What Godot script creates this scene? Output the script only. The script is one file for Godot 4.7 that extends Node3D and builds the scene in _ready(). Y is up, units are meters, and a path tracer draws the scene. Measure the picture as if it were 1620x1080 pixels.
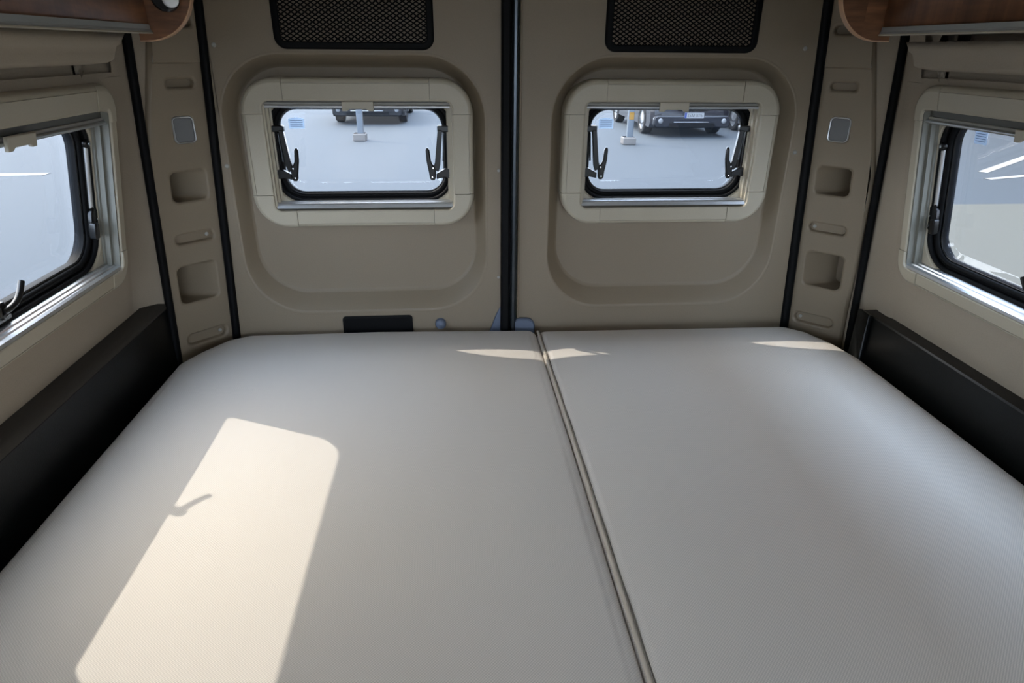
extends Node3D
# Rear bedroom of a camper van. z = 0 is the front face of the rear window frames, +z runs towards the cab, y = 0.2 is the van floor.

const GROUND := -0.10
var M := {}
var counts := {}


func _ready() -> void:
	# ---------- camera ----------
	var cam := Camera3D.new()
	cam.name = "camera"
	add_child(cam)
	cam.fov = rad_to_deg(2.0 * atan(540.0 / 1026.1))
	cam.near = 0.02
	cam.far = 400.0
	cam.position = Vector3(-0.168, 1.70, 1.75)
	cam.basis = Basis(Vector3.UP, -0.0884) * Basis(Vector3.RIGHT, -0.4249) * Basis(Vector3.BACK, 0.0100)
	cam.current = true
	# ---------- sky, sun, exposure ----------
	var env := Environment.new()
	env.background_mode = Environment.BG_SKY
	var sky := Sky.new()
	var sm := ProceduralSkyMaterial.new()
	sm.sky_top_color = Color(0.76, 0.85, 0.97)
	sm.sky_horizon_color = Color(0.89, 0.94, 1.0)
	sm.ground_bottom_color = Color(0.40, 0.42, 0.45)
	sm.ground_horizon_color = Color(0.60, 0.63, 0.66)
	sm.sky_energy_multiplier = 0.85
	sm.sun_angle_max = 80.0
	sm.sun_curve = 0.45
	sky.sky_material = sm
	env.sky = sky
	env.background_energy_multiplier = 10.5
	env.tonemap_mode = Environment.TONE_MAPPER_LINEAR
	env.tonemap_exposure = 1.32
	env.sdfgi_enabled = true
	env.ssao_enabled = true
	env.ssil_enabled = true
	var we := WorldEnvironment.new()
	we.name = "environment"
	we.environment = env
	add_child(we)
	var sun := DirectionalLight3D.new()
	sun.name = "sun"
	add_child(sun)
	sun.look_at_from_position(Vector3.ZERO, Vector3(0.90, -1.0, 0.49))
	sun.light_color = Color(1.0, 0.97, 0.92)
	sun.light_energy = 0.78
	sun.light_angular_distance = 0.55
	sun.shadow_enabled = true

	make_materials()
	build_shell()
	for s in [-1, 1]:
		build_side_wall(s)
		build_pillar(s)
		build_door(s)
	build_side_window(-1)
	build_side_window(1)
	build_bed()
	for s in [-1, 1]:
		build_vent(s)
		build_cabinet(s)
		build_speaker(s)
	build_reading_lamp()
	build_outside()


# ======================================================================= materials
func mat(key: String, c: Color, rough := 0.6, metal := 0.0) -> StandardMaterial3D:
	var m := StandardMaterial3D.new()
	m.resource_name = key
	m.albedo_color = c
	m.roughness = rough
	m.metallic = metal
	M[key] = m
	return m


func noise_tex(freq: float, lo: Color, hi: Color, size := 512, sd := 1, oct := 4) -> NoiseTexture2D:
	var n := FastNoiseLite.new()
	n.seed = sd
	n.noise_type = FastNoiseLite.TYPE_SIMPLEX_SMOOTH
	n.frequency = freq
	n.fractal_octaves = oct
	var t := NoiseTexture2D.new()
	t.width = size
	t.height = size
	t.seamless = true
	t.noise = n
	var g := Gradient.new()
	g.set_color(0, lo)
	g.set_color(1, hi)
	t.color_ramp = g
	return t


func tri(m: StandardMaterial3D, per_metre: float, world := true) -> void:
	m.uv1_triplanar = true
	m.uv1_world_triplanar = world
	m.uv1_scale = Vector3.ONE * per_metre


func grain(m: StandardMaterial3D, freq: float, per_metre: float, depth_cm: float, tone := 0.05) -> void:
	m.albedo_texture = noise_tex(freq, Color(1 - tone, 1 - tone, 1 - tone), Color.WHITE, 512, 3)
	m.heightmap_enabled = true
	m.heightmap_texture = noise_tex(freq, Color.BLACK, Color.WHITE, 512, 5)
	m.heightmap_scale = depth_cm
	tri(m, per_metre)


func make_materials() -> void:
	grain(mat("plastic", Color(0.530, 0.474, 0.394), 0.52), 0.09, 5.0, 0.012, 0.04)
	grain(mat("frame", Color(0.690, 0.655, 0.578), 0.42), 0.09, 5.0, 0.006, 0.03)
	grain(mat("lining", Color(0.620, 0.572, 0.505), 0.85), 0.12, 4.0, 0.03, 0.06)
	grain(mat("black_panel", Color(0.045, 0.052, 0.050), 0.36), 0.1, 4.0, 0.010, 0.25)
	M.black_panel.metallic_specular = 0.36
	mat("rubber", Color(0.024, 0.026, 0.030), 0.6)
	M.rubber.metallic_specular = 0.28
	mat("gloss_black", Color(0.02, 0.02, 0.022), 0.28)
	mat("gasket", Color(0.10, 0.11, 0.12), 0.2)
	mat("alu", Color(0.80, 0.81, 0.82), 0.30, 0.9)
	mat("alu_dark", Color(0.30, 0.32, 0.34), 0.25, 0.8)
	mat("chrome", Color(0.86, 0.87, 0.88), 0.12, 1.0)
	mat("grey_plastic", Color(0.62, 0.61, 0.58), 0.5)
	mat("cassette_grey", Color(0.36, 0.36, 0.34), 0.5)
	mat("channel_grey", Color(0.46, 0.455, 0.42), 0.45)
	mat("strip_grey", Color(0.62, 0.63, 0.62), 0.42, 0.2)
	mat("ceiling_white", Color(0.88, 0.87, 0.84), 0.9)
	mat("tab", Color(0.72, 0.69, 0.62), 0.5)
	mat("speaker_grey", Color(0.44, 0.44, 0.44), 0.7)
	mat("blue_grey", Color(0.36, 0.40, 0.47), 0.5)
	mat("edge_band", Color(0.70, 0.55, 0.42), 0.5)
	mat("white_lens", Color(0.92, 0.93, 0.94), 0.25)
	grain(mat("felt", Color(0.27, 0.25, 0.22), 0.95), 0.2, 8.0, 0.05, 0.3)
	mat("base_wood", Color(0.25, 0.23, 0.21), 0.8)
	mat("floor_wood", Color(0.62, 0.56, 0.47), 0.6)
	mat("sticker", Color(0.80, 0.86, 0.92), 0.5)
	M.sticker.backlight_enabled = true
	M.sticker.backlight = Color(0.85, 0.90, 0.95)
	mat("sticker_line", Color(0.50, 0.58, 0.68), 0.5)
	mat("piping", Color(0.74, 0.70, 0.64), 0.85)
	mat("thread", Color(0.42, 0.39, 0.35), 0.9)
	# woven spacer fabric of the mattress
	var fab := mat("fabric", Color(0.900, 0.872, 0.835), 0.88)
	var im := Image.create(64, 64, false, Image.FORMAT_RGB8)
	var hm := Image.create(64, 64, false, Image.FORMAT_RGB8)
	for y in 64:
		for x in 64:
			var u := x / 64.0 * 4.0
			var v := y / 64.0 * 4.0
			var k := 0.5 + 0.5 * sin(TAU * (u + v)) * 0.65 + 0.5 * sin(TAU * (u - v)) * 0.35
			k = clampf(k, 0.0, 1.0)
			hm.set_pixel(x, y, Color(k, k, k))
			var t := 0.86 + 0.14 * k
			im.set_pixel(x, y, Color(t, t, t))
	fab.albedo_texture = ImageTexture.create_from_image(im)
	fab.heightmap_enabled = true
	fab.heightmap_texture = ImageTexture.create_from_image(hm)
	fab.heightmap_scale = 0.022
	fab.rim_enabled = true
	fab.rim = 0.3
	fab.rim_tint = 0.6
	tri(fab, 1.0 / 0.017, false)
	# walnut laminate, grain along u
	var wood := mat("wood", Color.WHITE, 0.42)
	var wi := Image.create(1024, 512, false, Image.FORMAT_RGB8)
	var n1 := FastNoiseLite.new()
	n1.seed = 11
	n1.frequency = 0.012
	n1.fractal_octaves = 5
	var n2 := FastNoiseLite.new()
	n2.seed = 12
	n2.frequency = 0.05
	for y in 512:
		for x in 1024:
			var a := n1.get_noise_2d(x * 0.10, y * 2.2)
			var b := n2.get_noise_2d(x * 0.22, y * 3.0)
			var k := clampf(0.5 + 0.75 * a + 0.25 * b, 0.0, 1.0)
			wi.set_pixel(x, y, Color(0.29, 0.185, 0.115).lerp(Color(0.55, 0.37, 0.245), k))
	wood.albedo_texture = ImageTexture.create_from_image(wi)
	tri(wood, 1.6, false)
	# acrylic panes
	var pane := mat("pane", Color(0.60, 0.74, 0.95, 0.04), 0.02)
	pane.transparency = BaseMaterial3D.TRANSPARENCY_ALPHA
	pane.metallic_specular = 0.5
	# outside
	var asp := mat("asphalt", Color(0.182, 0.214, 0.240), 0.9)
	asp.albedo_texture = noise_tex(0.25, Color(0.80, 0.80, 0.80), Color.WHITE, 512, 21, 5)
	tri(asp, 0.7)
	var pgnd := mat("pale_ground", Color(0.350, 0.350, 0.318), 0.95)  # lighter, warmer grey ground slab beside the asphalt
	pgnd.albedo_texture = noise_tex(0.3, Color(0.50, 0.50, 0.50), Color.WHITE, 512, 22, 3)
	tri(pgnd, 1.6)
	mat("road_paint", Color(0.46, 0.46, 0.45), 0.8)
	mat("concrete", Color(0.36, 0.35, 0.34), 0.9)
	mat("post_grey", Color(0.30, 0.33, 0.36), 0.5)
	mat("yellow", Color(0.50, 0.36, 0.06), 0.5)
	mat("plate_white", Color(0.46, 0.47, 0.48), 0.5)
	mat("lamp_glass", Color(0.40, 0.41, 0.42), 0.3)
	mat("plate_blue", Color(0.06, 0.16, 0.40), 0.5)
	mat("plate_ink", Color(0.05, 0.05, 0.06), 0.5)
	for p in [["paint_dark", Color(0.05, 0.06, 0.09)], ["paint_silver", Color(0.30, 0.31, 0.33)], ["paint_black", Color(0.05, 0.055, 0.07)]]:
		var m := mat(p[0], p[1], 0.45)
		m.metallic_specular = 0.35
		m.clearcoat_enabled = true
		m.clearcoat = 0.3
		m.clearcoat_roughness = 0.05
	mat("car_glass", Color(0.05, 0.06, 0.08), 0.05)
	mat("brick_red", Color(0.40, 0.30, 0.25), 0.9)
	mat("roof_grey", Color(0.25, 0.25, 0.26), 0.9)
	mat("tyre", Color(0.05, 0.05, 0.05), 0.9)
	mat("van_paint", Color(0.86, 0.86, 0.85), 0.4)


# ======================================================================= mesh helpers
func begin() -> SurfaceTool:
	var st := SurfaceTool.new()
	st.begin(Mesh.PRIMITIVE_TRIANGLES)
	return st


func triangle(st: SurfaceTool, a: Vector3, b: Vector3, c: Vector3) -> void:
	st.add_vertex(a)
	st.add_vertex(b)
	st.add_vertex(c)


func quad(st: SurfaceTool, a: Vector3, b: Vector3, c: Vector3, d: Vector3) -> void:
	triangle(st, a, b, c)
	triangle(st, a, c, d)


# rounded rectangle, counter-clockwise from the right end of the bottom edge
func rr(w: float, h: float, r: float, n := 6, cx := 0.0, cy := 0.0) -> PackedVector2Array:
	var out := PackedVector2Array()
	r = clampf(r, 0.0, minf(w, h) / 2.0)
	var cs := [Vector2(w / 2 - r, -h / 2 + r), Vector2(w / 2 - r, h / 2 - r), Vector2(-w / 2 + r, h / 2 - r), Vector2(-w / 2 + r, -h / 2 + r)]
	for k in 4:
		for i in n + 1:
			var a := -PI / 2 + k * PI / 2 + PI / 2 * i / n
			out.append(cs[k] + Vector2(cos(a), sin(a)) * r + Vector2(cx, cy))
	return out


func ring(p: PackedVector2Array, z: float) -> PackedVector3Array:
	var out := PackedVector3Array()
	for v in p:
		out.append(Vector3(v.x, v.y, z))
	return out


# surface through rings of equal length; sg gives a smoothing group for each strip
func loft(st: SurfaceTool, rings: Array, closed := true, sg := []) -> void:
	for k in rings.size() - 1:
		st.set_smooth_group(sg[k] if k < sg.size() else k + 1)
		var a: PackedVector3Array = rings[k]
		var b: PackedVector3Array = rings[k + 1]
		var n := a.size()
		for i in (n if closed else n - 1):
			var j := (i + 1) % n
			quad(st, a[i], b[i], b[j], a[j])


func cap(st: SurfaceTool, r: PackedVector3Array, flip := false, group := 60) -> void:
	st.set_smooth_group(group)
	var c := Vector3.ZERO
	for v in r:
		c += v
	c /= r.size()
	for i in r.size():
		var j := (i + 1) % r.size()
		if flip:
			triangle(st, c, r[j], r[i])
		else:
			triangle(st, c, r[i], r[j])


func done(st: SurfaceTool, called: String, m, parent: Node3D) -> MeshInstance3D:
	st.generate_normals()
	var o := MeshInstance3D.new()
	o.mesh = st.commit()
	o.name = called
	o.material_override = m
	o.cast_shadow = GeometryInstance3D.SHADOW_CASTING_SETTING_ON
	parent.add_child(o, true)
	return o


func thing(called: String, label: String, category: String, at := Vector3.ZERO, group := "") -> Node3D:
	var o := Node3D.new()
	o.name = numbered(called)
	add_child(o)
	o.position = at
	o.set_meta("label", label)
	o.set_meta("category", category)
	if group:
		o.set_meta("group", group)
	return o


func numbered(called: String) -> String:
	counts[called] = counts.get(called, -1) + 1
	return called if counts[called] == 0 else "%s_%03d" % [called, counts[called]]


func structure(called: String, label: String, category: String, xf := Transform3D.IDENTITY) -> Node3D:
	var o := Node3D.new()
	o.name = called
	add_child(o)
	o.transform = xf
	o.set_meta("label", label)
	o.set_meta("category", category)
	o.set_meta("kind", "structure")
	return o


func node(called: String, parent: Node3D, xf := Transform3D.IDENTITY) -> Node3D:
	var o := Node3D.new()
	o.name = called
	parent.add_child(o, true)
	o.transform = xf
	return o


# rounded slab: outline p extruded from z0 to z1 with a bevel b on both faces
func slab(st: SurfaceTool, p: PackedVector2Array, z0: float, z1: float, b := 0.002, xf := Transform3D.IDENTITY) -> void:
	var inner := inset(p, b)
	var rs := [ring(inner, z0), ring(p, z0 + b), ring(p, z1 - b), ring(inner, z1)]
	for i in 4:
		rs[i] = xf * (rs[i] as PackedVector3Array)
	loft(st, rs)
	cap_any(st, inner, z0, xf, true)
	cap_any(st, inner, z1, xf, false)


func cap_any(st: SurfaceTool, p: PackedVector2Array, z: float, xf: Transform3D, flip: bool) -> void:
	st.set_smooth_group(50 + int(flip))
	var q := PackedVector2Array()
	for v in p:
		if q.is_empty() or q[-1].distance_to(v) > 1e-6:
			q.append(v)
	if q.size() > 2 and q[0].distance_to(q[-1]) < 1e-6:
		q.remove_at(q.size() - 1)
	var idx := Geometry2D.triangulate_polygon(q)
	for i in range(0, idx.size(), 3):
		var t := [q[idx[i]], q[idx[i + 1]], q[idx[i + 2]]]
		var ccw: bool = (t[1] - t[0]).cross(t[2] - t[0]) > 0
		if ccw == flip:
			t.reverse()
		triangle(st, xf * Vector3(t[0].x, t[0].y, z), xf * Vector3(t[1].x, t[1].y, z), xf * Vector3(t[2].x, t[2].y, z))


func inset(p: PackedVector2Array, d: float) -> PackedVector2Array:
	var n := p.size()
	var area := 0.0
	for i in n:
		area += p[i].cross(p[(i + 1) % n])
	var sgn := 1.0 if area > 0 else -1.0
	var out := PackedVector2Array()
	for i in n:
		var a := i
		while p[(a - 1 + n) % n].distance_to(p[i]) < 1e-7 and a > i - n:
			a -= 1
		var b := i
		while p[(b + 1) % n].distance_to(p[i]) < 1e-7 and b < i + n:
			b += 1
		var e0: Vector2 = (p[i] - p[(a - 1 + n) % n]).normalized()
		var e1: Vector2 = (p[(b + 1) % n] - p[i]).normalized()
		var n0 := Vector2(-e0.y, e0.x) * sgn
		var n1 := Vector2(-e1.y, e1.x) * sgn
		var m := n0 + n1
		var l := maxf(m.length_squared(), 0.4)
		out.append(p[i] + m * (2.0 / l) * d)
	return out


func slab_part(called: String, m, parent: Node3D, p: PackedVector2Array, z0: float, z1: float, b := 0.002, xf := Transform3D.IDENTITY) -> MeshInstance3D:
	var st := begin()
	slab(st, p, z0, z1, b, xf)
	return done(st, called, m, parent)


func box(st: SurfaceTool, lo: Vector3, hi: Vector3, b := 0.002) -> void:
	var c := (lo + hi) / 2
	slab(st, rr(hi.x - lo.x, hi.y - lo.y, 0.0, 1, c.x, c.y), lo.z, hi.z, b)


func box_part(called: String, m, parent: Node3D, lo: Vector3, hi: Vector3, b := 0.002) -> MeshInstance3D:
	var st := begin()
	box(st, lo, hi, b)
	return done(st, called, m, parent)


func tube(st: SurfaceTool, path: PackedVector3Array, r: float, n := 10, ends := true) -> void:
	var rings := []
	var side := Vector3.ZERO
	for i in path.size():
		var d: Vector3 = (path[mini(i + 1, path.size() - 1)] - path[maxi(i - 1, 0)]).normalized()
		if i == 0:
			side = d.cross(Vector3(0.31, 0.87, 0.38)).normalized()
		side = (side - d * side.dot(d)).normalized()
		var up := d.cross(side)
		var q := PackedVector3Array()
		for k in n:
			var a := TAU * k / n
			q.append(path[i] + (side * cos(a) + up * sin(a)) * r)
		rings.append(q)
	var sg := []
	for i in rings.size():
		sg.append(1)
	loft(st, rings, true, sg)
	if ends:
		cap(st, rings[0], false, 61)
		cap(st, rings[-1], true, 62)


func tube_part(called: String, m, parent: Node3D, path: PackedVector3Array, r: float, n := 10) -> MeshInstance3D:
	var st := begin()
	tube(st, path, r, n)
	return done(st, called, m, parent)


# disc or dome turned round +z: profile of (radius, z)
func lathe_part(called: String, m, parent: Node3D, prof: Array, xf := Transform3D.IDENTITY, n := 20, smooth := false) -> MeshInstance3D:
	var st := begin()
	var rings := []
	var sg := []
	for p in prof:
		var q := PackedVector3Array()
		for k in n:
			var a := TAU * k / n
			q.append(xf * Vector3(cos(a) * maxf(p[0], 1e-5), sin(a) * maxf(p[0], 1e-5), p[1]))
		rings.append(q)
		sg.append(1 if smooth else rings.size())
	loft(st, rings, true, sg)
	return done(st, called, m, parent)


# strip extruded along z from a profile of (x, y)
func extrude_z(st: SurfaceTool, prof: Array, z0: float, z1: float, smooth := false) -> void:
	var a := PackedVector3Array()
	var b := PackedVector3Array()
	for i in prof.size() - 1:
		st.set_smooth_group(1 if smooth else i + 1)
		var p: Vector2 = prof[i]
		var q: Vector2 = prof[i + 1]
		quad(st, Vector3(p.x, p.y, z0), Vector3(q.x, q.y, z0), Vector3(q.x, q.y, z1), Vector3(p.x, p.y, z1))


# ======================================================================= van shell
func build_shell() -> void:
	var f := structure("floor", "light wood-toned van floor under the bed", "floor")
	box_part("floor_panel", M.floor_wood, f, Vector3(-1.04, 0.12, -0.14), Vector3(1.04, 0.20, 4.4), 0.0)
	var c := structure("ceiling", "pale ceiling lining above the walnut lockers", "ceiling")
	var st := begin()
	var outer := rr(2.08, 4.54, 0.0, 4, 0.0, 2.13)
	var inner := rr(1.96, 4.40, 0.0, 4, 0.0, 2.13)
	var lay := func(p: PackedVector2Array, y: float) -> PackedVector3Array:
		var o := PackedVector3Array()
		for v in p:
			o.append(Vector3(v.x, y, v.y))
		return o
	loft(st, [lay.call(inner, 1.94), lay.call(outer, 2.06)])
	cap(st, lay.call(inner, 1.94))
	cap(st, lay.call(outer, 2.06), true)
	done(st, "ceiling_lining", M.ceiling_white, c)
	# cab end with the windscreen opening
	var w := structure("wall_front", "cab end of the van with windscreen opening", "wall")
	st = begin()
	var big := rr(2.08, 1.96, 0.0, 4, 0.0, 1.08)
	var ws := rr(1.86, 1.00, 0.15, 4, 0.0, 1.38)
	loft(st, [ring(big, 4.30), ring(ws, 4.30), ring(ws, 4.40), ring(big, 4.40)])
	done(st, "cab_panel", M.ceiling_white, w)


# transform of a side window: local x runs towards the doors (left) or the cab (right), local z points into the van
func window_xf(s: int) -> Transform3D:
	var up := Vector3(-s * 0.065, 0.43, 0.0).normalized()
	var zz := Vector3(-s, 0, 0)
	zz = (zz - up * zz.dot(up)).normalized()
	var xx := up.cross(zz)
	var mid_y := 1.412 if s < 0 else 1.407
	var x := s * (0.93 - (mid_y - 1.20) * 0.065 / 0.43)
	return Transform3D(Basis(xx, up, zz), Vector3(x, mid_y, 0.640 if s < 0 else 0.675))


const SIDE_W := 0.80
func side_h(s: int) -> float:
	return 0.432 if s < 0 else 0.458


func a_line(s: int, y: float) -> Vector3:   # outer edge of the rear door seal
	return Vector3(s * (0.768 + (1.795 - y) * 0.0573 + (0.026 if s > 0 else 0.0)), y, -0.02)


func pillar_point(s: int, u: float, y: float, d := 0.0) -> Vector3:   # d along the normal that faces the room
	return a_line(s, y) + Vector3(s * 0.7071, 0, 0.7071) * u + Vector3(-s * 0.7071, 0, 0.7071) * d


func u_edge(y: float) -> float:
	var k := [[0.7, 0.150], [1.0, 0.150], [1.2, 0.157], [1.4, 0.158], [1.61, 0.124], [1.75, 0.100], [2.0, 0.085]]
	for i in k.size() - 1:
		if y <= k[i + 1][0]:
			return lerpf(k[i][1], k[i + 1][1], clampf((y - k[i][0]) / (k[i + 1][0] - k[i][0]), 0, 1))
	return 0.085


func seal_u(s: int) -> float:
	return 0.161 if s < 0 else 0.178


func build_side_wall(s: int) -> void:
	var side := "left" if s < 0 else "right"
	var w := structure("wall_" + side, "beige lined van side wall with black lower panel, under the walnut locker " + ("with the reading lamp" if s < 0 else "without a lamp"), "wall")
	var xf := window_xf(s)
	var inv := xf.affine_inverse()
	# window band: leaning lining round the window, with a raised moulded surround
	var st := begin()
	var rear_z := 0.185 if s < 0 else 0.235
	var front_z := 2.2
	var lo := 1.045
	var hi := 1.642
	var corner := func(z: float, y: float) -> Vector2:
		var p: Vector3 = inv * Vector3(s * (0.93 - (y - 1.20) * 0.065 / 0.43), y, z)
		return Vector2(p.x, p.y)
	var xs := [corner.call(rear_z, 1.3).x, corner.call(front_z, 1.3).x]
	xs.sort()
	var ys := [corner.call(1.0, lo).y, corner.call(1.0, hi).y]
	var outer := rr(xs[1] - xs[0], ys[1] - ys[0], 0.0, 8, (xs[0] + xs[1]) / 2, (ys[0] + ys[1]) / 2)
	var r1 := rr(SIDE_W + 0.062, side_h(s) + 0.048, 0.085, 8, 0, -0.012)
	var r2 := rr(SIDE_W + 0.046, side_h(s) + 0.032, 0.08, 8, 0, -0.012)
	var r3 := rr(SIDE_W + 0.030, side_h(s) + 0.018, 0.07, 8, 0, -0.008)
	var r4 := rr(SIDE_W - 0.03, side_h(s) - 0.03, 0.05, 8)
	var rs := [ring(outer, -0.022), ring(r1, -0.0205), ring(r2, -0.0195), ring(r3, -0.0185), ring(r4, -0.017), ring(r4, -0.05)]
	for i in rs.size():
		rs[i] = xf * (rs[i] as PackedVector3Array)
	loft(st, rs, true, [1, 2, 2, 2, 3, 4])
	done(st, "window_lining", M.lining, w)
	# corner return between the pillar seal and the window lining
	st = begin()
	st.set_smooth_group(1)
	var su := seal_u(s)
	var prev := []
	for k in 13:
		var y := 0.80 + k * 0.095
		var edge := s * (0.93 - (y - 1.20) * 0.065 / 0.43) + s * 0.022
		var row := [pillar_point(s, u_edge(y) + 0.001, y, -0.014), pillar_point(s, su - 0.012, y, -0.010), pillar_point(s, su + 0.012, y, -0.004), Vector3(s * 0.962 if y < 1.0 else edge, y, rear_z - 0.03), Vector3(edge, y, rear_z + 0.02)]
		if prev:
			for i in row.size() - 1:
				quad(st, prev[i], row[i], row[i + 1], prev[i + 1])
		prev = row
	done(st, "corner_lining", M.lining, w)
	# upper moulding: ledge and groove above the window
	st = begin()
	var prof := [Vector2(s * 0.885, 1.636), Vector2(s * 0.893, 1.645), Vector2(s * 0.893, 1.662), Vector2(s * 0.860, 1.664), Vector2(s * 0.830, 1.667), Vector2(s * 0.816, 1.673), Vector2(s * 0.812, 1.684), Vector2(s * 0.806, 1.696), Vector2(s * 0.798, 1.700), Vector2(s * 0.786, 1.719), Vector2(s * 0.93, 1.7195), Vector2(s * 0.93, 1.95)]
	var ledge_z := 0.330 if s < 0 else 0.320
	extrude_z(st, [Vector2(s * 0.885, 1.636), Vector2(s * 0.893, 1.645), Vector2(s * 0.893, 1.70), Vector2(s * 0.880, 1.95)], rear_z - 0.02, ledge_z + 0.01)
	extrude_z(st, prof, ledge_z, 2.2, true)
	var endp := PackedVector3Array()
	for p in prof:
		endp.append(Vector3(p.x, p.y, ledge_z))
	cap(st, endp)
	done(st, "upper_moulding", M.lining, w)
	# black lower panel beside the mattress
	st = begin()
	var top := 1.072 if s < 0 else 1.058
	var px := s * 0.930
	var pz := 0.095 if s < 0 else rear_z - 0.045
	extrude_z(st, [Vector2(px, 0.30), Vector2(px, top - 0.004), Vector2(px + s * 0.003, top), Vector2(px + s * 0.048, top), Vector2(px + s * 0.048, 0.30)], pz, 2.2)
	st.set_smooth_group(9)
	quad(st, Vector3(px, 0.30, pz), Vector3(px, top, pz), Vector3(px + s * 0.048, top, pz), Vector3(px + s * 0.048, 0.30, pz))
	done(st, "lower_panel", M.black_panel, w)
	if s > 0:
		box_part("panel_end", M.black_panel, w, Vector3(0.918, 0.60, rear_z - 0.050), Vector3(0.9295, 1.060, rear_z + 0.004), 0.003)
	else:
		# felt strip that covers the joint between panel and lining
		st = begin()
		extrude_z(st, [Vector2(-0.928, 1.072), Vector2(-0.930, 1.082), Vector2(-0.942, 1.090), Vector2(-0.972, 1.096)], pz, 2.2, true)
		done(st, "felt_strip", M.felt, w)
	# lining behind and below, closing the wall
	st = begin()
	extrude_z(st, [Vector2(s * 0.976, 0.20), Vector2(s * 0.976, 1.04), Vector2(s * 0.99, 1.05)], rear_z - 0.06, 2.2)
	done(st, "back_lining", M.lining, w)
	# outer skin with the window opening
	st = begin()
	var hole := rr(SIDE_W - 0.070, side_h(s) - 0.080, 0.075, 8, 0, -0.006)
	var ho: PackedVector3Array = xf * ring(hole, -0.084)
	var hi3: PackedVector3Array = xf * ring(hole, -0.070)
	var sq := PackedVector3Array()
	for v in rr(2.0, 2.0, 0.0, 8):
		var zz := -0.13 if (v.x > 0) == (s < 0) else 2.2
		sq.append(Vector3(s * 1.045, 2.06 if v.y > 0 else 0.10, zz))
	loft(st, [hi3, ho, sq])
	done(st, "outer_skin", M.van_paint, w)
	# forward half, out of the picture
	# unseen living area and cab door; window openings added to brighten the rear
	for e in [["forward_lining", 2.70, 1.00, 2.70, 0.72, 0.46, 1.52], ["cab_door_lining", 3.76, 1.12, 3.72, 0.85, 0.62, 1.50]]:
		st = begin()
		var co := PackedVector3Array()
		var ci := PackedVector3Array()
		var ck := PackedVector3Array()
		for v in rr(e[2], 1.86, 0.0, 4, e[1], 1.08):
			co.append(Vector3(s * 0.97, v.y, v.x))
		for v in rr(e[4], e[5], 0.08, 4, e[3], e[6]):
			ci.append(Vector3(s * 0.97, v.y, v.x))
			ck.append(Vector3(s * 1.04, v.y, v.x))
		loft(st, [co, ci, ck])
		done(st, e[0], M.ceiling_white, w)
	# black rubber seal along the pillar
	st = begin()
	var line := []
	for k in 9:
		var y := 0.84 + k * 0.1375
		line.append([pillar_point(s, su - 0.0095, y, -0.012), pillar_point(s, su - 0.0095, y, 0.004), pillar_point(s, su - 0.005, y, 0.009), pillar_point(s, su + 0.005, y, 0.009), pillar_point(s, su + 0.0095, y, 0.004), pillar_point(s, su + 0.0095, y, -0.012)])
	var rings := []
	for l in line:
		rings.append(PackedVector3Array(l))
	var sg := []
	for i in rings.size():
		sg.append(1)
	loft(st, rings, true, sg)
	done(st, "rubber_seal", M.rubber, w)


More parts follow.
